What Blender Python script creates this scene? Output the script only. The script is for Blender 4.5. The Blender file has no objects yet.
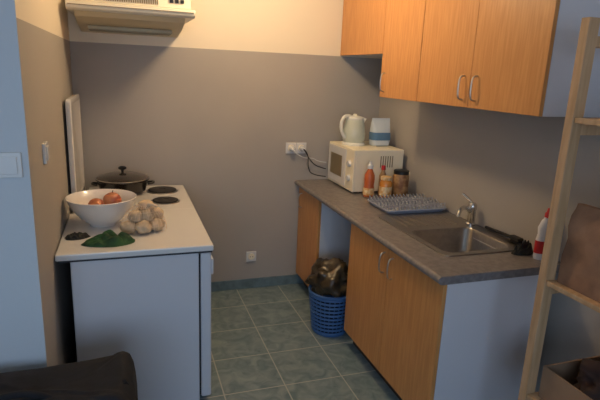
import bpy, bmesh, math, random
from mathutils import Vector, Matrix, noise
random.seed(7)
S=bpy.context.scene
COL=S.collection
# ---------------------------------------------------------------- materials
def lin(c):
    return tuple(((v/255)/12.92 if v/255<=0.04045 else (((v/255)+0.055)/1.055)**2.4) for v in c)+(1,)
def mat(name,c,rough=0.5,metal=0.0,var=0.0,scale=8,stretch=(1,1,1),bump=0.0,c2=None,trans=0.0,emit=None,coat=0.0,alpha=1.0):
    m=bpy.data.materials.new(name); m.use_nodes=True
    nt=m.node_tree; b=nt.nodes['Principled BSDF']
    b.inputs['Base Color'].default_value=lin(c); b.inputs['Roughness'].default_value=rough
    b.inputs['Metallic'].default_value=metal
    if trans: b.inputs['Transmission Weight'].default_value=trans
    if coat: b.inputs['Coat Weight'].default_value=coat
    if alpha<1: b.inputs['Alpha'].default_value=alpha
    if emit:
        b.inputs['Emission Color'].default_value=lin(emit[0]); b.inputs['Emission Strength'].default_value=emit[1]
    g=nt.nodes.new('ShaderNodeNewGeometry'); mp=nt.nodes.new('ShaderNodeMapping')
    mp.inputs['Scale'].default_value=stretch
    nt.links.new(g.outputs['Position'],mp.inputs['Vector'])
    n=nt.nodes.new('ShaderNodeTexNoise'); n.inputs['Scale'].default_value=scale; n.inputs['Detail'].default_value=5
    nt.links.new(mp.outputs['Vector'],n.inputs['Vector'])
    if c2 or var:
        if not c2: c2=tuple(max(0,v*(1-var)) for v in c)
        r=nt.nodes.new('ShaderNodeValToRGB')
        r.color_ramp.elements[0].position=0.35; r.color_ramp.elements[1].position=0.65
        r.color_ramp.elements[0].color=lin(c2); r.color_ramp.elements[1].color=lin(c)
        nt.links.new(n.outputs['Fac'],r.inputs['Fac']); nt.links.new(r.outputs['Color'],b.inputs['Base Color'])
    if bump:
        bp=nt.nodes.new('ShaderNodeBump'); bp.inputs['Strength'].default_value=bump; bp.inputs['Distance'].default_value=0.01
        nt.links.new(n.outputs['Fac'],bp.inputs['Height']); nt.links.new(bp.outputs['Normal'],b.inputs['Normal'])
    return m
PAINTZ=1.78
def wall_two_tone(name,low,high):
    m=bpy.data.materials.new(name); m.use_nodes=True; nt=m.node_tree; b=nt.nodes['Principled BSDF']
    g=nt.nodes.new('ShaderNodeNewGeometry'); s=nt.nodes.new('ShaderNodeSeparateXYZ')
    nt.links.new(g.outputs['Position'],s.inputs[0])
    gt=nt.nodes.new('ShaderNodeMath'); gt.operation='GREATER_THAN'; gt.inputs[1].default_value=PAINTZ
    nt.links.new(s.outputs['Z'],gt.inputs[0])
    n=nt.nodes.new('ShaderNodeTexNoise'); n.inputs['Scale'].default_value=3; n.inputs['Detail'].default_value=6
    nt.links.new(g.outputs['Position'],n.inputs['Vector'])
    r=nt.nodes.new('ShaderNodeValToRGB'); r.color_ramp.elements[0].color=lin(tuple(v*0.95 for v in low)); r.color_ramp.elements[1].color=lin(low)
    nt.links.new(n.outputs['Fac'],r.inputs['Fac'])
    mx=nt.nodes.new('ShaderNodeMixRGB'); mx.inputs[2].default_value=lin(high)
    nt.links.new(gt.outputs[0],mx.inputs[0]); nt.links.new(r.outputs['Color'],mx.inputs[1])
    nt.links.new(mx.outputs[0],b.inputs['Base Color'])
    b.inputs['Roughness'].default_value=0.75
    n2=nt.nodes.new('ShaderNodeTexNoise'); n2.inputs['Scale'].default_value=120
    nt.links.new(g.outputs['Position'],n2.inputs['Vector'])
    bp=nt.nodes.new('ShaderNodeBump'); bp.inputs['Strength'].default_value=0.08; bp.inputs['Distance'].default_value=0.005
    nt.links.new(n2.outputs['Fac'],bp.inputs['Height']); nt.links.new(bp.outputs['Normal'],b.inputs['Normal'])
    return m
def tile_mat(name):
    m=bpy.data.materials.new(name); m.use_nodes=True; nt=m.node_tree; b=nt.nodes['Principled BSDF']
    g=nt.nodes.new('ShaderNodeNewGeometry'); mp=nt.nodes.new('ShaderNodeMapping')
    mp.inputs['Location'].default_value=(-0.768+0.0015,-2.64+0.0015,0)
    nt.links.new(g.outputs['Position'],mp.inputs['Vector'])
    br=nt.nodes.new('ShaderNodeTexBrick'); br.offset=0; br.inputs['Scale'].default_value=1
    br.inputs['Brick Width'].default_value=0.333; br.inputs['Row Height'].default_value=0.333
    br.inputs['Mortar Size'].default_value=0.004; br.inputs['Mortar Smooth'].default_value=0.2
    nt.links.new(mp.outputs['Vector'],br.inputs['Vector'])
    n=nt.nodes.new('ShaderNodeTexNoise'); n.inputs['Scale'].default_value=13; n.inputs['Detail'].default_value=9; n.inputs['Distortion'].default_value=1.2
    nt.links.new(g.outputs['Position'],n.inputs['Vector'])
    r=nt.nodes.new('ShaderNodeValToRGB'); r.color_ramp.elements[0].position=.32; r.color_ramp.elements[1].position=.70
    r.color_ramp.elements[0].color=lin((92,116,126)); r.color_ramp.elements[1].color=lin((134,152,158))
    nt.links.new(n.outputs['Fac'],r.inputs['Fac'])
    mx=nt.nodes.new('ShaderNodeMixRGB'); mx.inputs[2].default_value=lin((168,174,174))
    nt.links.new(br.outputs['Fac'],mx.inputs[0]); nt.links.new(r.outputs['Color'],mx.inputs[1])
    nt.links.new(mx.outputs[0],b.inputs['Base Color'])
    b.inputs['Roughness'].default_value=0.35
    bp=nt.nodes.new('ShaderNodeBump'); bp.inputs['Strength'].default_value=0.3; bp.inputs['Distance'].default_value=0.003; bp.invert=True
    nt.links.new(br.outputs['Fac'],bp.inputs['Height']); nt.links.new(bp.outputs['Normal'],b.inputs['Normal'])
    return m
M={}
M['wall']=wall_two_tone('painted_wall',(170,166,161),(236,225,204))
M['wallw']=mat('white_wall',(200,206,212),0.8,bump=0.05,scale=60)
M['ceil']=mat('ceiling_paint',(230,224,210),0.9)
M['tile']=tile_mat('floor_tile')
M['skirt']=mat('skirt_tile',(112,136,146),0.35,var=.2,scale=14)
M['wood']=mat('beech_laminate',(208,152,94),0.38,c2=(194,136,80),scale=9,stretch=(9,9,0.6))
M['white']=mat('white_laminate',(210,212,220),0.45)
M['enamel']=mat('white_enamel',(220,220,220),0.25,coat=.3)
M['plinth']=mat('plinth_dark',(60,50,44),0.6)
M['counter']=mat('counter_laminate',(132,128,128),0.33,c2=(110,106,108),scale=38,bump=.02)
M['steel']=mat('brushed_steel',(176,172,168),0.28,metal=1,var=.08,scale=30,stretch=(1,8,1))
M['chrome']=mat('chrome',(215,215,215),0.12,metal=1)
M['alu']=mat('satin_nickel',(205,198,188),0.3,metal=1)
M['black']=mat('black_plastic',(22,22,24),0.4)
M['blackpan']=mat('black_enamel',(26,24,24),0.22,coat=.4)
M['rubber']=mat('dark_gap',(30,30,34),0.8)
M['cream']=mat('cream_plastic',(240,232,208),0.4)
M['hood']=mat('hood_enamel',(232,226,208),0.35)
M['hoodunder']=mat('hood_underside',(210,196,162),0.45)
M['filter']=mat('hood_filter',(150,138,112),0.5,metal=.6)
M['pine']=mat('pine_wood',(196,162,126),0.55,c2=(176,142,104),scale=7,stretch=(8,8,0.7))
M['kraft']=mat('kraft_paper',(150,112,86),0.8,var=.2,scale=12,bump=.3)
M['card']=mat('cardboard',(150,120,94),0.85,var=.1)
M['bag']=mat('black_fabric',(24,26,32),0.9,var=.4,scale=18,bump=.5)
M['darkfab']=mat('dark_brown_fabric',(62,44,42),0.85,var=.35,scale=18,bump=.4)
M['zip']=mat('zip_grey',(44,46,54),0.5)
M['bin']=mat('blue_plastic',(70,112,166),0.45)
M['binbag']=mat('bin_liner',(74,62,44),0.3,bump=.6,scale=18,c2=(36,32,26))
M['bowl']=mat('bowl_ceramic',(232,228,224),0.25,coat=.3)
M['apple']=mat('apple_skin',(166,84,66),0.35,c2=(196,130,90),scale=20)
M['potato']=mat('potato_skin',(220,194,160),0.7,var=.2,scale=26)
M['net']=mat('net_plastic',(225,200,170),0.35)
M['green']=mat('green_cloth',(40,84,42),0.8,c2=(20,44,26),scale=14,bump=.3)
M['darkcloth']=mat('dark_cloth',(32,36,36),0.85,var=.3,scale=18)
M['rack']=mat('grey_rack_plastic',(150,158,176),0.4)
M['sauce']=mat('sauce_red',(186,92,44),0.3,coat=.4)
M['label']=mat('label_paper',(228,214,180),0.6,c2=(206,150,70),scale=40)
M['honey']=mat('honey_jar',(206,134,58),0.2,coat=.5)
M['jarbrown']=mat('brown_jar',(122,82,52),0.5,c2=(180,144,100),scale=22)
M['kettle']=mat('kettle_plastic',(232,238,222),0.3,coat=.3,trans=.3)
M['kettlew']=mat('kettle_white',(236,236,228),0.3,coat=.3)
M['pack']=mat('packet_white',(206,216,224),0.4,bump=.2,scale=25)
M['packb']=mat('packet_blue',(86,124,160),0.4)
M['capred']=mat('cap_red',(190,40,44),0.4)
M['soap']=mat('soap_bottle',(232,232,236),0.35)
M['glass']=mat('lid_glass',(60,56,52),0.08,coat=.5)
M['burner']=mat('cast_iron',(38,36,36),0.6)
M['shade']=mat('lamp_shade',(255,236,200),0.5,emit=((255,206,140),1.5))
M['frame']=mat('window_frame',(235,235,235),0.4)
# ---------------------------------------------------------------- helpers
def empty(name,loc=(0,0,0)):
    e=bpy.data.objects.new(name,None); COL.objects.link(e); e.location=(0,0,0); e.empty_display_size=.05; return e
def finish(ob,m,parent=None,smooth=False,bevel=0,seg=2,sub=0):
    COL.objects.link(ob)
    if m is not None: ob.data.materials.append(m)
    if parent: ob.parent=parent
    if smooth:
        for p in ob.data.polygons: p.use_smooth=True
    if bevel:
        b=ob.modifiers.new('bevel','BEVEL'); b.width=bevel; b.segments=seg; b.limit_method='ANGLE'
    if sub:
        s=ob.modifiers.new('sub','SUBSURF'); s.levels=sub; s.render_levels=sub
    return ob
def boxes(name,lst,m,parent=None,bevel=0.0,seg=2):
    bm=bmesh.new()
    for lo,hi in lst:
        vs=[bm.verts.new((x,y,z)) for x in (lo[0],hi[0]) for y in (lo[1],hi[1]) for z in (lo[2],hi[2])]
        for f in [(0,1,3,2),(4,6,7,5),(0,4,5,1),(2,3,7,6),(0,2,6,4),(1,5,7,3)]:
            bm.faces.new([vs[i] for i in f])
    bmesh.ops.recalc_face_normals(bm,faces=bm.faces)
    me=bpy.data.meshes.new(name); bm.to_mesh(me); bm.free()
    return finish(bpy.data.objects.new(name,me),m,parent,bevel=bevel,seg=seg)
def box(name,lo,hi,m,parent=None,bevel=0.0,seg=2): return boxes(name,[(lo,hi)],m,parent,bevel,seg)
def lathe(name,prof,loc,m,parent=None,n=40,axis='z',sx=1,sy=1,smooth=True):
    bm=bmesh.new(); rings=[]
    for r,z in prof:
        ring=[]
        for i in range(n):
            a=2*math.pi*i/n
            p=Vector((r*math.cos(a)*sx,r*math.sin(a)*sy,z))
            if axis=='x': p=Vector((p.z,p.x,p.y))
            if axis=='y': p=Vector((p.x,p.z,p.y))
            ring.append(bm.verts.new(p+Vector(loc)))
        rings.append(ring)
    for a,b in zip(rings,rings[1:]):
        for i in range(n):
            bm.faces.new((a[i],a[(i+1)%n],b[(i+1)%n],b[i]))
    bm.faces.new(rings[0]); bm.faces.new(rings[-1])
    bmesh.ops.recalc_face_normals(bm,faces=bm.faces)
    me=bpy.data.meshes.new(name); bm.to_mesh(me); bm.free()
    ob=finish(bpy.data.objects.new(name,me),m,parent,smooth=smooth)
    if smooth: 
        e=ob.modifiers.new('es','EDGE_SPLIT'); e.split_angle=math.radians(40)
    return ob
def rrect(cx,cy,hx,hy,r,z,n=6):
    pts=[]
    for (sx,sy,a0) in ((1,1,0),(-1,1,90),(-1,-1,180),(1,-1,270)):
        for i in range(n+1):
            a=math.radians(a0+90*i/n)
            pts.append((cx+sx*(hx-r)+r*math.cos(a),cy+sy*(hy-r)+r*math.sin(a),z))
    return pts
def loft(name,rings,m,parent=None,cap0=True,cap1=True,smooth=True,tf=None,sub=0):
    bm=bmesh.new(); R=[[bm.verts.new(p) for p in r] for r in rings]; n=len(R[0])
    for a,b in zip(R,R[1:]):
        for i in range(n): bm.faces.new((a[i],a[(i+1)%n],b[(i+1)%n],b[i]))
    if cap0: bm.faces.new(R[0])
    if cap1: bm.faces.new(R[-1])
    bmesh.ops.recalc_face_normals(bm,faces=bm.faces)
    me=bpy.data.meshes.new(name); bm.to_mesh(me); bm.free()
    if tf: me.transform(tf)
    ob=finish(bpy.data.objects.new(name,me),m,parent,smooth=smooth,sub=sub)
    if smooth:
        e=ob.modifiers.new('es','EDGE_SPLIT'); e.split_angle=math.radians(45)
    return ob
def tubes(name,polys,r,m,parent=None,smooth=False,res=3):
    cu=bpy.data.curves.new(name,'CURVE'); cu.dimensions='3D'; cu.bevel_depth=r; cu.bevel_resolution=res; cu.use_fill_caps=True
    for pl in polys:
        if smooth:
            sp=cu.splines.new('NURBS'); sp.points.add(len(pl)-1); sp.use_endpoint_u=True; sp.order_u=3; sp.resolution_u=6
        else:
            sp=cu.splines.new('POLY'); sp.points.add(len(pl)-1)
        for i,p in enumerate(pl): sp.points[i].co=(*p,1)
    t=bpy.data.objects.new('tmp',cu); COL.objects.link(t); bpy.context.view_layer.update()
    me=bpy.data.meshes.new_from_object(t.evaluated_get(bpy.context.evaluated_depsgraph_get()))
    bpy.data.objects.remove(t); me.materials.clear(); me.name=name
    return finish(bpy.data.objects.new(name,me),m,parent,smooth=True)
def blob(name,c,r,m,parent=None,amp=.1,f=2.0,seed=0,minz=None,sub=4):
    bm=bmesh.new(); bmesh.ops.create_icosphere(bm,subdivisions=sub,radius=1)
    for v in bm.verts:
        d=1+amp*noise.noise(v.co*f+Vector((seed*3.1,seed,0)))+amp*.5*noise.noise(v.co*f*2.3+Vector((seed,7,0)))
        v.co=Vector((c[0]+v.co.x*d*r[0],c[1]+v.co.y*d*r[1],c[2]+v.co.z*d*r[2]))
        if minz is not None and v.co.z<minz: v.co.z=minz
    me=bpy.data.meshes.new(name); bm.to_mesh(me); bm.free()
    return finish(bpy.data.objects.new(name,me),m,parent,smooth=True)
def prism(name,prof,x0,x1,m,parent=None,bevel=0):  # profile in (y,z) extruded on x
    bm=bmesh.new(); A=[bm.verts.new((x0,y,z)) for y,z in prof]; B=[bm.verts.new((x1,y,z)) for y,z in prof]
    n=len(prof); bm.faces.new(A); bm.faces.new(B)
    for i in range(n): bm.faces.new((A[i],A[(i+1)%n],B[(i+1)%n],B[i]))
    bmesh.ops.recalc_face_normals(bm,faces=bm.faces)
    me=bpy.data.meshes.new(name); bm.to_mesh(me); bm.free()
    return finish(bpy.data.objects.new(name,me),m,parent,bevel=bevel)
# ---------------------------------------------------------------- room
XL,XR,YB,YN,H=-0.31,1.88,3.60,1.87,2.55
XF,YR=-2.2,-1.6
box('floor',(XF-.1,YR-.1,-.1),(XR+.1,YB+.1,0),M['tile'])
box('ceiling',(XF-.1,YR-.1,H),(XR+.1,YB+.1,H+.1),M['ceil'])
box('wall_back',(XL-.12,YB,0),(XR+.1,YB+.1,H),M['wall'])
box('wall_right',(XR,YR,0),(XR+.1,YB,H),M['wall'])
wl=box('wall_left',(XL-.12,YN,0),(XL,YB,H),M['wall'])
wl.data.materials.append(M['wallw'])
for p in wl.data.polygons:
    if p.normal.y<-.5: p.material_index=1
box('wall_partition',(XF,YN,0),(XL-.12,YN+.12,H),M['wallw'])
box('wall_far_left',(XF-.1,YR,0),(XF,YN+.12,H),M['wallw'])
# rear wall with window opening
wx0,wx1,wz0,wz1=-1.5,.7,.9,2.2
boxes('wall_rear',[((XF,YR-.1,0),(wx0,YR,H)),((wx1,YR-.1,0),(XR,YR,H)),((wx0,YR-.1,0),(wx1,YR,wz0)),((wx0,YR-.1,wz1),(wx1,YR,H))],M['wallw'])
boxes('window_1',[((wx0,YR-.08,wz0),(wx0+.06,YR-.03,wz1)),((wx1-.06,YR-.08,wz0),(wx1,YR-.03,wz1)),((wx0+.06,YR-.08,wz0),(wx1-.06,YR-.03,wz0+.06)),((wx0+.06,YR-.08,wz1-.06),(wx1-.06,YR-.03,wz1)),((-.43,YR-.08,wz0+.06),(-.37,YR-.03,wz1-.06))],M['frame'])
box('baseboard_back',(XL,YB-.012,0),(XR,YB,.078),M['skirt'],None,.002)
box('baseboard_left',(XL,YN,0),(XL+.012,YB-.012,.078),M['skirt'],None,.002)
# sockets
def socket(name,c,ax,n=1,s=.08):
    g=empty(name)
    for i in range(n):
        if ax=='y':
            x=c[0]+i*s; y=c[1]
            box('plate_%d'%i,(x-s/2+.001,y-.012,c[2]-s/2),(x+s/2-.001,y,c[2]+s/2),M['enamel'],g,.003)
            lathe('inset_%d'%i,[(.026,0),(.024,-.004),(.020,-.003)],(x,y-.012,c[2]),M['cream'],g,24,'y')
            boxes('pins_%d'%i,[((x-.012,y-.0165,c[2]-.003),(x-.007,y-.013,c[2]+.003)),((x+.007,y-.0165,c[2]-.003),(x+.012,y-.013,c[2]+.003))],M['black'],g)
        else:
            box('plate',(c[0],c[1]-s/2,c[2]-s/2),(c[0]+.012,c[1]+s/2,c[2]+s/2),M['enamel'],g,.003)
            box('rocker',(c[0]+.012,c[1]-s/3,c[2]-s/3),(c[0]+.017,c[1]+s/3,c[2]+s/3),M['enamel'],g,.002)
    return g
sk=socket('wall_socket',(1.165,YB,1.10),'y',2,.082)
for i,px_ in enumerate((1.165,1.247)):
    lathe('plug_%d'%i,[(.02,0),(.022,-.02),(.014,-.045),(.006,-.05)],(px_,YB-.0165,1.10),M['enamel'],sk,20,'y')
socket('wall_socket',(.878,YB,.262),'y',1)
socket('light_switch',(XL,2.21,1.30),'x')
g=empty('light_switch')
box('plate',(-.415,YN-.012,1.272),(-.33,YN,1.357),M['enamel'],g,.003)
box('rocker',(-.402,YN-.017,1.285),(-.343,YN-.012,1.344),M['enamel'],g,.002)
# power cables
tubes('power_cable',[[(1.247,YB-.066,1.10),(1.25,YB-.10,1.085),(1.31,YB-.05,1.01),(1.37,YB-.03,.96),(1.45,YB-.02,.94)],
  [(1.247,YB-.066,1.10),(1.27,YB-.11,1.08),(1.28,YB-.08,.97),(1.32,YB-.06,.90),(1.45,YB-.025,.88)]],.0035,M['black'],None,True)
tubes('power_cable',[[(1.165,YB-.066,1.10),(1.17,YB-.10,1.075),(1.26,YB-.06,1.03),(1.33,YB-.04,1.03),(1.38,YB-.03,1.00),(1.45,YB-.02,.99)]],.004,M['enamel'],None,True)
# ---------------------------------------------------------------- base cabinets + counter
CZ=.853
def handle_x(name,x,y,z0,z1,parent):
    zz=[z0,z0,z0+.012,(z0+z1)/2,z1-.012,z1,z1]; xx=[x,x-.014,x-.026,x-.03,x-.026,x-.014,x]
    tubes(name,[[(a,y,b) for a,b in zip(xx,zz)]],.0045,M['alu'],parent,True)
def base_cab(y0,y1,doors,hs):
    g=empty('base_cabinet')
    x0,x1=1.262,1.80; t=.018
    boxes('carcass',[((x0,y0,.1),(x1,y0+t,.814)),((x0,y1-t,.1),(x1,y1,.814)),((x0,y0+t,.1),(x1,y1-t,.1+t)),((x1-t,y0+t,.12),(x1,y1-t,.814))],M['white'],g,.001)
    box('plinth',(x0+.05,y0+.004,0),(x0+.068,y1-.004,.1),M['plinth'],g)
    boxes('legs',[((x0+.10,y,0),(x0+.14,y+.04,.1)) for y in (y0+.03,y1-.07)]+[((x1-.08,y,0),(x1-.04,y+.04,.1)) for y in (y0+.03,y1-.07)],M['plinth'],g)
    w=(y1-y0)/doors
    for i in range(doors):
        box('door_%d'%(i+1),(x0-.02,y0+i*w+.002,.105),(x0-.001,y0+(i+1)*w-.002,.808),M['wood'],g,.0015)
    for k,hy in enumerate(hs): handle_x('handle_%d'%k,x0-.02,hy,.66,.77,g)
    return g
base_cab(1.672,2.62,2,(2.19,2.10))
base_cab(3.15,3.585,1,(3.51,))
g=empty('kitchen_counter')
sx0,sx1,sy0,sy1=1.405,1.79,1.90,2.255
cx0,cx1,cy0,cy1=1.225,XR,1.662,YB-.001
boxes('worktop',[((cx0,cy0,.815),(cx1,sy0,CZ)),((cx0,sy1,.815),(cx1,cy1,CZ)),((cx0,sy0,.815),(sx0,sy1,CZ)),((sx1,sy0,.815),(cx1,sy1,CZ))],M['counter'],g)
tubes('rounded_edge',[[(cx0,cy0,.834),(cx0,cy1,.834)]],.0188,M['counter'],g)
boxes('end_strip',[((cx0,cy0-.002,.8155),(cx1,cy0,.8525))],M['counter'],g)
# sink
g=empty('kitchen_sink')
ccx,ccy=(sx0+sx1)/2,(sy0+sy1)/2; hx,hy=(sx1-sx0)/2,(sy1-sy0)/2
rcx,rcy,rhx,rhy=1.61,2.205,.24,.345
loft('bowl_and_rim',[rrect(rcx,rcy,rhx,rhy,.03,CZ+.0005),rrect(rcx,rcy,rhx-.002,rhy-.002,.03,CZ+.006),
  rrect(ccx,ccy,hx-.001,hy-.001,.05,CZ+.004),rrect(ccx,ccy,hx-.006,hy-.006,.05,CZ-.004),rrect(ccx,ccy,hx-.012,hy-.012,.055,CZ-.12),
  rrect(ccx,ccy,hx-.03,hy-.03,.06,CZ-.145),rrect(ccx,ccy,.04,.04,.039,CZ-.15)],M['steel'],g,cap0=False)
lathe('drain',[(.036,0),(.034,.004),(.02,.003),(.018,.001)],(ccx,ccy,CZ-.15),M['chrome'],g,24)
tubes('drain_ridges',[[(x,2.31,CZ+.0055),(x,2.52,CZ+.0065)] for x in [1.44+.04*i for i in range(9)]],.0035,M['steel'],g)
g=empty('mixer_tap')
tx,ty=1.825,2.285
lathe('base',[(.028,0),(.028,.008),(.022,.014),(.021,.085),(.024,.09),(.024,.115),(.016,.127),(.001,.13)],(tx,ty,CZ+.006),M['chrome'],g,28)
tubes('spout',[[(tx-.01,ty,CZ+.08),(tx-.06,ty-.02,CZ+.115),(tx-.11,ty-.05,CZ+.12),(tx-.14,ty-.07,CZ+.10),(tx-.145,ty-.073,CZ+.08)]],.012,M['chrome'],g,True)
tubes('lever',[[(tx,ty,CZ+.125),(tx-.01,ty+.02,CZ+.15),(tx-.04,ty+.05,CZ+.175)]],.007,M['chrome'],g,True)
# dish rack
g=empty('dish_rack')
rx0,rx1,ry0,ry1,rz=1.44,1.87,2.555,2.86,CZ+.0
rc=((rx0+rx1)/2,(ry0+ry1)/2)
loft('tray',[rrect(*rc,.19,.135,.03,rz+.001),rrect(*rc,.205,.15,.03,rz+.022),rrect(*rc,.20,.145,.03,rz+.022),rrect(*rc,.187,.132,.03,rz+.006)],M['rack'],g)
P=[]
for i in range(17):
    x=rx0+.02+i*(rx1-rx0-.04)/16
    for (a,b) in ((ry0+.02,ry0+.13),(ry0+.16,ry0+.28)):
        P.append([(x,a,rz+.012),(x,a+.004,rz+.055),(x,(a+b)/2,rz+.03),(x,b-.004,rz+.055),(x,b,rz+.012)])
tubes('tines',P,.0034,M['rack'],g)
rr_=rrect(*rc,.205,.15,.03,rz+.024)
tubes('rim',[rr_+[rr_[0]]],.005,M['rack'],g)
# ---------------------------------------------------------------- wall cabinets
def wall_cab(y0,y1,z0,z1,doors,hs):
    g=empty('wall_cabinet'); x0=1.54
    box('carcass',(x0,y0,z0),(XR-.001,y1,z1),M['white'],g,.001)
    w=(y1-y0)/doors
    for i in range(doors):
        box('door_%d'%(i+1),(x0-.02,y0+i*w+.0015,z0),(x0-.001,y0+(i+1)*w-.0015,z1),M['wood'],g,.0015)
    for k,hy in enumerate(hs): handle_x('handle_%d'%k,x0-.02,hy,z0+.035,z0+.145,g)
wall_cab(1.585,2.482,1.524,2.26,2,(2.08,1.985))
wall_cab(2.485,2.925,1.524,2.26,1,(2.87,))
wall_cab(2.928,3.592,1.785,2.26,1,())
# ---------------------------------------------------------------- fridge (side towards camera)
g=empty('undercounter_fridge')
box('body',(-.25,2.25,.03),(.30,2.885,.82),M['white'],g,.006)
box('door',(.308,2.25,.05),(.358,2.885,.815),M['white'],g,.008)
box('door_gasket',(.299,2.26,.06),(.309,2.875,.80),M['rubber'],g)
box('top_trim',(-.295,2.238,.82),(.36,2.893,.829),M['zip'],g,.002)
box('top_plate',(-.305,2.232,.829),(.366,2.897,.858),M['enamel'],g,.006,3)
box('handle',(.358,2.26,.70),(.370,2.40,.78),M['white'],g,.004)
boxes('feet',[((x,y,0),(x+.04,y+.04,.03)) for x in (-.23,.24) for y in (2.28,2.82)],M['black'],g)
# ---------------------------------------------------------------- stove
g=empty('electric_stove')
box('body',(-.235,2.93,.03),(.345,3.555,.82),M['enamel'],g,.004)
box('hob_plate',(-.25,2.915,.82),(.372,3.57,.85),M['enamel'],g,.010,3)
box('oven_door',(.346,2.95,.20),(.366,3.535,.68),M['black'],g,.004)
box('control_panel',(.346,2.93,.70),(.372,3.555,.815),M['enamel'],g,.003)
box('drawer',(.346,2.95,.05),(.362,3.535,.18),M['enamel'],g,.003)
tubes('oven_handle',[[(.366,3.0,.64),(.395,3.0,.64),(.395,3.48,.64),(.366,3.48,.64)]],.008,M['alu'],g)
for i in range(5): lathe('knob_%d'%i,[(.02,0),(.018,.018),(.001,.019)],(.372,3.02+i*.11,.76),M['black'],g,20,'x')
boxes('feet',[((x,y,0),(x+.04,y+.04,.03)) for x in (-.22,.28) for y in (2.96,3.48)],M['black'],g)
for i,(bx,by,br) in enumerate(((.215,3.12,.075),(.215,3.40,.09),(-.07,3.10,.09),(-.07,3.39,.075))):
    lathe('burner_ring_%d'%i,[(br+.012,0),(br+.010,.004),(br,.005)],(bx,by,.85),M['steel'],g,36)
    lathe('burner_%d'%i,[(br,0.0),(br,.010),(br-.006,.012),(.022,.012),(.02,.009),(.001,.009)],(bx,by,.85),M['burner'],g,36)
def lidring(x,ins):
    cy,cz=3.245,1.165; return [(x,a,b) for a,b,_ in rrect(cy,cz,.30-ins,.30-ins,.03,0)]
loft('raised_lid',[lidring(-.295,.004),lidring(-.29,0),lidring(-.272,0),lidring(-.268,.006),lidring(-.268,.03),lidring(-.272,.034)],M['enamel'],g)
boxes('hinges',[((-.285,3.0,.83),(-.262,3.04,.88)),((-.285,3.44,.83),(-.262,3.48,.88))],M['alu'],g)
# pan
g=empty('cooking_pot')
px,py,pz=-.03,3.37,.863
lathe('pot_body',[(.001,0),(.12,0),(.138,.008),(.156,.075),(.163,.079),(.163,.083),(.150,.083)],(px,py,pz),M['blackpan'],g,44)
lathe('lid',[(.160,.0),(.160,.006),(.140,.018),(.085,.034),(.02,.042),(.001,.042)],(px,py,pz+.083),M['glass'],g,44)
tubes('lid_rim',[[(px+.160*math.cos(t*math.pi/18),py+.160*math.sin(t*math.pi/18),pz+.088) for t in range(37)]],.003,M['steel'],g)
lathe('knob',[(.008,0),(.009,.014),(.024,.022),(.025,.032),(.014,.038),(.001,.039)],(px,py,pz+.124),M['black'],g,20)
tubes('handles',[[(px-.15,py-.03,pz+.05),(px-.185,py-.028,pz+.055),(px-.185,py+.028,pz+.055),(px-.15,py+.03,pz+.05)],[(px+.15,py-.03,pz+.05),(px+.19,py-.028,pz+.055),(px+.19,py+.028,pz+.055),(px+.15,py+.03,pz+.05)]],.007,M['black'],g,True)
# ---------------------------------------------------------------- range hood on back wall
g=empty('range_hood')
hx0,hx1=-.275,.40
prism('visor',[(3.08,1.935),(3.075,1.95),(3.08,1.968),(3.30,1.985),(3.599,1.985),(3.599,1.93),(3.10,1.925)],hx0,hx1,M['hood'],g,.004)
prism('housing',[(3.20,1.98),(3.215,2.075),(3.599,2.085),(3.599,1.98)],hx0+.01,hx1-.01,M['hood'],g,.006)
prism('underside_tray',[(3.13,1.926),(3.16,1.900),(3.30,1.87),(3.599,1.84),(3.599,1.926)],hx0+.035,hx1-.05,M['hoodunder'],g,.006)
boxes('filter_grille',[((hx0+.09,3.32+.03*i,1.846),(hx1-.11,3.332+.03*i,1.865)) for i in range(8)],M['filter'],g)
boxes('vent_grille',[((hx0+.03+.012*j+.0,3.196,1.995),(hx0+.036+.012*j,3.215,2.06)) for j in range(38)],M['filter'],g)
boxes('switches',[((hx1-.13+.03*j,3.196,2.01),(hx1-.11+.03*j,3.21,2.03)) for j in range(3)],M['black'],g)
boxes('trim_line',[((hx0+.01,3.072,1.948),(hx1-.01,3.078,1.953))],M['filter'],g)
# ---------------------------------------------------------------- things on the fridge top
T=.858
g=empty('fruit_bowl')
bx,by=-.128,2.665; k=1.05
lathe('bowl',[(a*k,b*1.12) for a,b in [(.001,.004),(.055,.0),(.06,.0),(.062,.008),(.10,.035),(.14,.085),(.158,.125),(.161,.128),(.158,.130),(.153,.127),(.134,.088),(.094,.042),(.05,.016),(.001,.014)]],(bx,by,T+.0005),M['bowl'],g,48)
blob('apple',(bx+.05,by-.01,T+.125),(.045,.045,.041),M['apple'],g,.05,1,1)
blob('apple_2',(bx-.03,by+.05,T+.085),(.042,.042,.039),M['apple'],g,.05,1,4)
blob('apple_3',(bx-.03,by-.04,T+.078),(.04,.04,.037),M['apple'],g,.05,1,9)
tubes('stem',[[(bx+.05,by-.01,T+.162),(bx+.055,by-.012,T+.178)]],.002,M['black'],g)
g=empty('potato_bag')
pts=[(-.04,2.48,0),(.03,2.46,0),(.09,2.50,0),(.03,2.53,0),(.085,2.575,0),(-.005,2.50,.048),(.05,2.50,.052),(.03,2.55,.05),(.09,2.54,.045),(.045,2.53,.088)]
for i,(x,y,z) in enumerate(pts):
    blob('potato_%d'%i,(x+.035,y,T+.033+z),(.040,.034,.032),M['potato'],g,.18,1.3,i,minz=T+.001,sub=3)
nets=[]
for kk in range(14):
    a=math.pi*kk/14
    nets.append([(.066+.112*math.cos(a)*math.cos(t*math.pi/12),2.52+.085*math.sin(a)*math.cos(t*math.pi/12),T+.002+.135*math.sin(t*math.pi/12)) for t in range(13)])
for el in (.25,.55,.85,1.1):
    nets.append([(.066+.112*math.cos(el)*math.cos(t*math.pi/12),2.52+.085*math.cos(el)*math.sin(t*math.pi/12),T+.002+.135*math.sin(el)) for t in range(25)])
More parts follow.
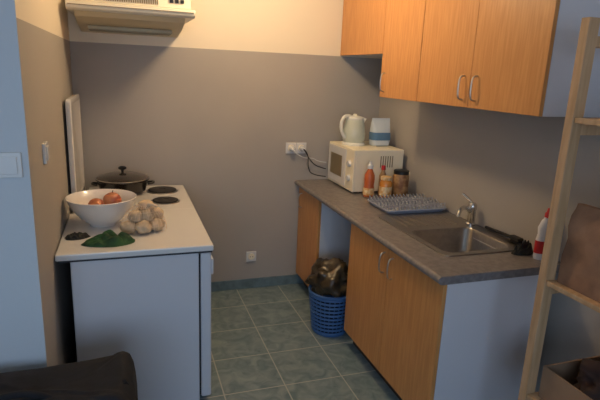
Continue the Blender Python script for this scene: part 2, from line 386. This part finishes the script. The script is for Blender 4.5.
tubes('net',nets,.0007,M['net'],g,False,1)
tubes('net_neck',[[(.068,2.52,T+.13),(.10,2.50,T+.145),(.13,2.48,T+.13)]],.007,M['net'],g,True)
def cloth(name,c,w,d,h,m,seed,rot=0,n=36):
    bm=bmesh.new(); V=[]
    for i in range(n):
        row=[]
        for j in range(n):
            u=i/(n-1)*2-1; v=j/(n-1)*2-1
            k=1+.18*noise.noise(Vector((math.atan2(v,u)*1.1,seed,0)))
            uu=u*math.sqrt(1-v*v/2)*k; vv=v*math.sqrt(1-u*u/2)*k
            x=uu*w; y=vv*d; rr=min(1,uu*uu+vv*vv)
            z=h*(1-rr**2)*(.55+.6*abs(noise.noise(Vector((u*2.2+seed,v*2.6,seed)))*2))+.002
            if i in(0,n-1) or j in(0,n-1): z=0.001
            X=x*math.cos(rot)-y*math.sin(rot); Y=x*math.sin(rot)+y*math.cos(rot)
            row.append(bm.verts.new((c[0]+X,c[1]+Y,c[2]+z)))
        V.append(row)
    for i in range(n-1):
        for j in range(n-1): bm.faces.new((V[i][j],V[i+1][j],V[i+1][j+1],V[i][j+1]))
    me=bpy.data.meshes.new(name); bm.to_mesh(me); bm.free()
    return finish(bpy.data.objects.new(name,me),m,None,smooth=True)
cloth('green_dish_cloth',(-.09,2.36,T),.115,.065,.04,M['green'],3.3,.05)
cloth('dark_pot_holder',(-.235,2.465,T),.055,.04,.02,M['darkcloth'],8.1,.3)
# ---------------------------------------------------------------- microwave & co.
g=empty('microwave_oven')
mx0,mx1,my0,my1=1.46,1.84,3.10,3.555; mz0,mz1=CZ+.012,CZ+.305
box('body',(mx0+.015,my0,mz0),(mx1,my1,mz1),M['cream'],g,.006)
box('front_panel',(mx0,my0,mz0),(mx0+.015,my1,mz1),M['cream'],g,.004)
box('door_frame',(mx0-.006,my0+.13,mz0+.015),(mx0,my1-.01,mz1-.015),M['enamel'],g,.003)
box('door_window',(mx0-.008,my0+.19,mz0+.07),(mx0-.005,my1-.06,mz1-.07),M['filter'],g,.001)
boxes('vents',[((mx0+.20+.018*i,my0-.001,mz0+.17),(mx0+.207+.018*i,my0+.001,mz0+.25)) for i in range(6)],M['filter'],g)
for i in range(2): lathe('dial_%d'%i,[(.001,-.018),(.02,-.018),(.022,0)],(mx0,my0+.065,mz0+.09+.1*i),M['enamel'],g,24,'x')
boxes('feet',[((x,y,CZ),(x+.03,y+.03,CZ+.012)) for x in (mx0+.03,mx1-.06) for y in (my0+.03,my1-.06)],M['black'],g)
g=empty('electric_kettle')
kx,ky,kz=1.565,3.36,mz1
lathe('base',[(.082,0),(.085,.012),(.078,.022),(.001,.022)],(kx,ky,kz),M['kettlew'],g,36)
lathe('body',[(.072,.022),(.080,.04),(.083,.08),(.074,.14),(.062,.185)],(kx,ky,kz),M['kettle'],g,40)
lathe('lid',[(.064,.183),(.062,.195),(.05,.205),(.012,.212),(.001,.213)],(kx,ky,kz),M['kettlew'],g,40)
lathe('lid_knob',[(.012,0),(.014,.010),(.001,.013)],(kx,ky,kz+.211),M['kettlew'],g,16)
loft('spout',[[(kx+.045+dx*.5,ky+.028*sy,kz+.13+dz) for dx,sy,dz in ((0,-1,0),(0,1,0),(0,1,.02),(0,-1,.02))],
  [(kx+.07-dx,ky+.018*sy,kz+.17+dz) for dx,sy,dz in ((-.005,-1,0),(-.005,1,0),(.02,1,.018),(.02,-1,.018))],
  [(kx+.085-dx,ky+.010*sy,kz+.19+dz) for dx,sy,dz in ((-.005,-1,0),(-.005,1,0),(.03,1,.012),(.03,-1,.012))]],M['kettlew'],g,smooth=False)
tubes('handle',[[(kx-.04,ky-.01,kz+.205),(kx-.085,ky-.02,kz+.215),(kx-.118,ky-.03,kz+.17),(kx-.115,ky-.028,kz+.10),(kx-.075,ky-.015,kz+.05)]],.012,M['kettlew'],g,True)
g=empty('food_packet')
def pr(z,hx,hy): return [(x+.006*noise.noise(Vector((x*20,y*20,z*20))),y,z+mz1) for x,y,_ in rrect(1.745,3.30,hx,hy,min(hx,hy)*.6,0,4)]
loft('packet_body',[pr(.001,.06,.03),pr(.01,.068,.045),pr(.06,.07,.048),pr(.12,.068,.04),pr(.165,.068,.018),pr(.185,.07,.004),pr(.20,.07,.003)],M['pack'],g)
loft('packet_print',[pr(.045,.0715,.0495),pr(.06,.0720,.0500),pr(.10,.0705,.0455)],M['packb'],g,False,False)
g=empty('sauce_bottle')
ax,ay=1.545,3.02
lathe('bottle',[(.001,0),(.033,0),(.037,.008),(.037,.06),(.033,.08),(.036,.12),(.034,.15),(.018,.185),(.015,.195)],(ax,ay,CZ),M['sauce'],g,28)
lathe('label',[(.0375,.015),(.0378,.058),(.0365,.063)],(ax,ay,CZ),M['label'],g,28)
lathe('cap',[(.020,0),(.020,.022),(.013,.03),(.007,.05),(.001,.051)],(ax,ay,CZ+.193),M['enamel'],g,24)
g=empty('honey_jar')
ax,ay=1.645,2.97
lathe('jar',[(.001,0),(.038,0),(.042,.008),(.042,.105),(.034,.12),(.032,.126)],(ax,ay,CZ),M['honey'],g,28)
lathe('label',[(.0425,.02),(.0425,.08)],(ax,ay,CZ),M['label'],g,28)
lathe('lid',[(.036,0),(.036,.020),(.032,.023),(.001,.023)],(ax,ay,CZ+.124),M['label'],g,28)
g=empty('coffee_jar')
ax,ay=1.765,2.985
lathe('jar',[(.001,0),(.052,0),(.055,.008),(.055,.145),(.048,.163)],(ax,ay,CZ),M['jarbrown'],g,28)
lathe('lid',[(.052,0),(.052,.022),(.046,.026),(.001,.026)],(ax,ay,CZ+.160),M['black'],g,28)
g=empty('spice_bottle')
ax,ay=1.67,3.065
lathe('bottle',[(.001,0),(.024,0),(.026,.008),(.026,.13),(.014,.16),(.012,.175)],(ax,ay,CZ),M['jarbrown'],g,24)
lathe('cap',[(.015,0),(.015,.03),(.001,.031)],(ax,ay,CZ+.173),M['capred'],g,20)
# dish soap, brush, sponge
g=empty('dish_soap_bottle')
ax,ay=1.825,1.755
lathe('bottle',[(.001,0),(.033,0),(.036,.01),(.036,.09),(.031,.12),(.034,.15),(.022,.185),(.013,.195),(.013,.2)],(ax,ay,CZ),M['soap'],g,28,sx=1.2,sy=.75)
lathe('label',[(.0368,.03),(.0368,.09)],(ax,ay,CZ),M['capred'],g,28,sx=1.2,sy=.75)
lathe('cap',[(.014,0),(.014,.02),(.008,.028),(.005,.045),(.001,.046)],(ax,ay,CZ+.198),M['capred'],g,20)
cloth('black_dish_cloth',(1.785,1.83,CZ+.001),.065,.035,.045,M['darkcloth'],5.5,.2)
g=empty('dish_brush')
tubes('handle',[[(1.862,2.20,CZ+.014),(1.862,2.10,CZ+.018),(1.862,2.0,CZ+.022)]],.008,M['black'],g,True)
box('head',(1.842,1.93,CZ+.018),(1.878,2.0,CZ+.036),M['black'],g,.006)
boxes('bristles',[((1.852+.006*i,1.934+.011*j,CZ+.001),(1.856+.006*i,1.94+.011*j,CZ+.019)) for i in range(4) for j in range(6)],M['darkcloth'],g)
# ---------------------------------------------------------------- bin
g=empty('waste_bin')
cx,cy=1.235,2.83
def rr(z): return .112+.033*z/.29
lathe('inner_liner',[(.001,.012),(.104,.012),(.136,.28),(.13,.28),(.10,.02),(.001,.018)],(cx,cy,0),M['bag'],g,40)
rings=[[(cx+rr(z)*math.cos(t*math.pi/24),cy+rr(z)*math.sin(t*math.pi/24),z) for t in range(49)] for z in [.02+.027*i for i in range(10)]]
tubes('hoops',rings,.008,M['bin'],g)
tubes('ribs',[[(cx+rr(.01)*math.cos(t*math.pi/14),cy+rr(.01)*math.sin(t*math.pi/14),.01),(cx+rr(.28)*math.cos(t*math.pi/14),cy+rr(.28)*math.sin(t*math.pi/14),.28)] for t in range(28)],.0035,M['bin'],g)
lathe('rim',[(.140,.275),(.152,.275),(.154,.29),(.148,.295),(.138,.29)],(cx,cy,0),M['bin'],g,40)
lathe('bottom',[(.001,0),(.112,0),(.114,.012),(.001,.012)],(cx,cy,0),M['bin'],g,40)
blob('bag_top',(cx,cy,.35),(.152,.150,.125),M['binbag'],g,.35,2.2,2)
# ---------------------------------------------------------------- shelf at right
g=empty('wooden_shelf')
X0,X1,Y0,Y1=1.425,1.83,.45,1.33; p=.044
boxes('posts',[((x-p/2,y-.017,0),(x+p/2,y+.017,1.86)) for x in (X0,X1) for y in (Y0,Y1)],M['pine'],g,.002)
zs=(.12,.50,.965,1.545,1.83)
for i,z in enumerate(zs[:-1]):
    box('board_%d'%i,(X0-.018,Y0+.019,z-.018),(X1+.02,Y1-.019,z),M['pine'],g,.002)
boxes('rungs',[((X0+p/2,y-.012,z-.06),(X1-p/2,y+.012,z-.025)) for y in (Y0,Y1) for z in zs],M['pine'],g,.001)
g=empty('paper_bag')
def bagring(cx,cy,hx,hy,z,seed,am=.008):
    out=[]
    for (x,y,_) in rrect(cx,cy,hx,hy,.012,z,8):
        out.append((x+am*noise.noise(Vector((x*14,y*14,z*11+seed))),y+am*noise.noise(Vector((x*14,y*14,z*11+seed+5))),z))
    return out
zb=.966
loft('bag',[bagring(1.52,1.17,.085,.13,zb+z,1,a) for z,a in ((0,0),(.03,.015),(.10,.03),(.17,.035))]+[bagring(1.515,1.17,.072,.13,zb+.21,1,.035),bagring(1.505,1.17,.045,.13,zb+.245,1,.03),bagring(1.495,1.17,.022,.13,zb+.27,1,.02),bagring(1.49,1.17,.012,.132,zb+.285,1,.015)],M['kraft'],g)
g=empty('white_carrier_bag')
blob('bag',(1.715,1.15,zb+.20),(.075,.135,.20),M['pack'],g,.22,2.2,6,minz=zb+.001)
tubes('bag_handles',[[(1.70,1.10,zb+.37),(1.69,1.10,zb+.43),(1.69,1.16,zb+.43),(1.70,1.17,zb+.37)]],.008,M['pack'],g,True)
g=empty('cardboard_box')
bx0,bx1,by0,by1,bz0,bz1=1.44,1.80,.85,1.29,.501,.63
boxes('sides',[((bx0,by0,bz0),(bx0+.006,by1,bz1)),((bx1-.006,by0,bz0),(bx1,by1,bz1)),((bx0+.006,by0,bz0),(bx1-.006,by0+.006,bz1)),((bx0+.006,by1-.006,bz0),(bx1-.006,by1,bz1)),((bx0+.006,by0+.006,bz0),(bx1-.006,by1-.006,bz0+.006))],M['card'],g)
blob('cloth_contents',(1.62,1.07,.595),(.15,.18,.10),M['darkfab'],g,.3,2.5,3,minz=.508)
# ---------------------------------------------------------------- black travel bag bottom-left
g=empty('travel_bag')
rings=[]
def lump(x,y,z):
    if z<.3: return 0
    f=min(1,(z-.3)/.2)
    return f*(.03*noise.noise(Vector((x*11,y*9,1.7)))+.012*noise.noise(Vector((x*30,y*30,4))) + .035*math.exp(-((x+.05)/.05)**2) - .012*math.exp(-((x+.15)/.05)**2))
for z,k in ((0.0,.88),(.03,.97),(.2,1.0),(.42,1.0),(.52,.99),(.57,.95),(.60,.84),(.608,.6),(.606,.3)):
    rings.append([(x+.022*noise.noise(Vector((x*7,y*7,z*9))),y+.022*noise.noise(Vector((y*7,x*7,z*9+3))),max(0,z+lump(x,y,z))) for x,y,_ in rrect(-.335,1.655,.335*k,.17*k,.06*min(1,k+.1),z,14)])
loft('bag_body',rings,M['bag'],g,sub=1)
tubes('carry_handle',[[(-.47,1.60,.59),(-.44,1.60,.625),(-.30,1.60,.63),(-.26,1.60,.59)]],.012,M['bag'],g,True)
tubes('side_strap',[[(-.04,1.60,.62),(.0,1.62,.54),(.012,1.64,.30),(.0,1.65,.1)]],.010,M['bag'],g,True)
# ---------------------------------------------------------------- lamp
g=empty('ceiling_lamp')
LX,LY=.75,2.7
lathe('canopy',[(.001,H-.001),(.06,H-.001),(.055,H-.03),(.001,H-.03)],(LX,LY,0),M['enamel'],g,24)
lathe('shade',[(.05,H-.03),(.14,H-.06),(.15,H-.09),(.145,H-.088),(.05,H-.04)],(LX,LY,0),M['shade'],g,32)
L=bpy.data.lights.new('bulb','POINT'); L.energy=28; L.color=(1,.73,.44); L.shadow_soft_size=.08
o=bpy.data.objects.new('bulb',L); COL.objects.link(o); o.location=(LX,LY,H-.18); o.parent=g
# daylight through window
A=bpy.data.lights.new('daylight','AREA'); A.shape='RECTANGLE'; A.size=2.1; A.size_y=1.2; A.energy=39; A.color=(.56,.73,1)
o=bpy.data.objects.new('daylight',A); COL.objects.link(o); o.location=(-.4,YR-.15,1.55); o.rotation_euler=(math.radians(90),0,0)
w=bpy.data.worlds.new('World'); S.world=w; w.use_nodes=True
nt=w.node_tree; bg=nt.nodes['Background']; sky=nt.nodes.new('ShaderNodeTexSky'); sky.sky_type='NISHITA'
sky.sun_elevation=math.radians(8); sky.sun_disc=False
nt.links.new(sky.outputs[0],bg.inputs[0]); bg.inputs[1].default_value=.15
# ---------------------------------------------------------------- camera
F=Vector((.32,.9157,-.2433)).normalized(); R=Vector((.9466,-.3197,.0422)); R=(R-F*R.dot(F)).normalized(); D=F.cross(R)
cam=bpy.data.cameras.new('camera'); cam.lens=507/600*36; cam.sensor_width=36; cam.clip_start=.05
co=bpy.data.objects.new('camera',cam); COL.objects.link(co)
mw=Matrix(((R.x,-D.x,-F.x,0),(R.y,-D.y,-F.y,0),(R.z,-D.z,-F.z,1.65),(0,0,0,1)))
co.matrix_world=mw
S.camera=co
S.view_settings.view_transform='Standard'
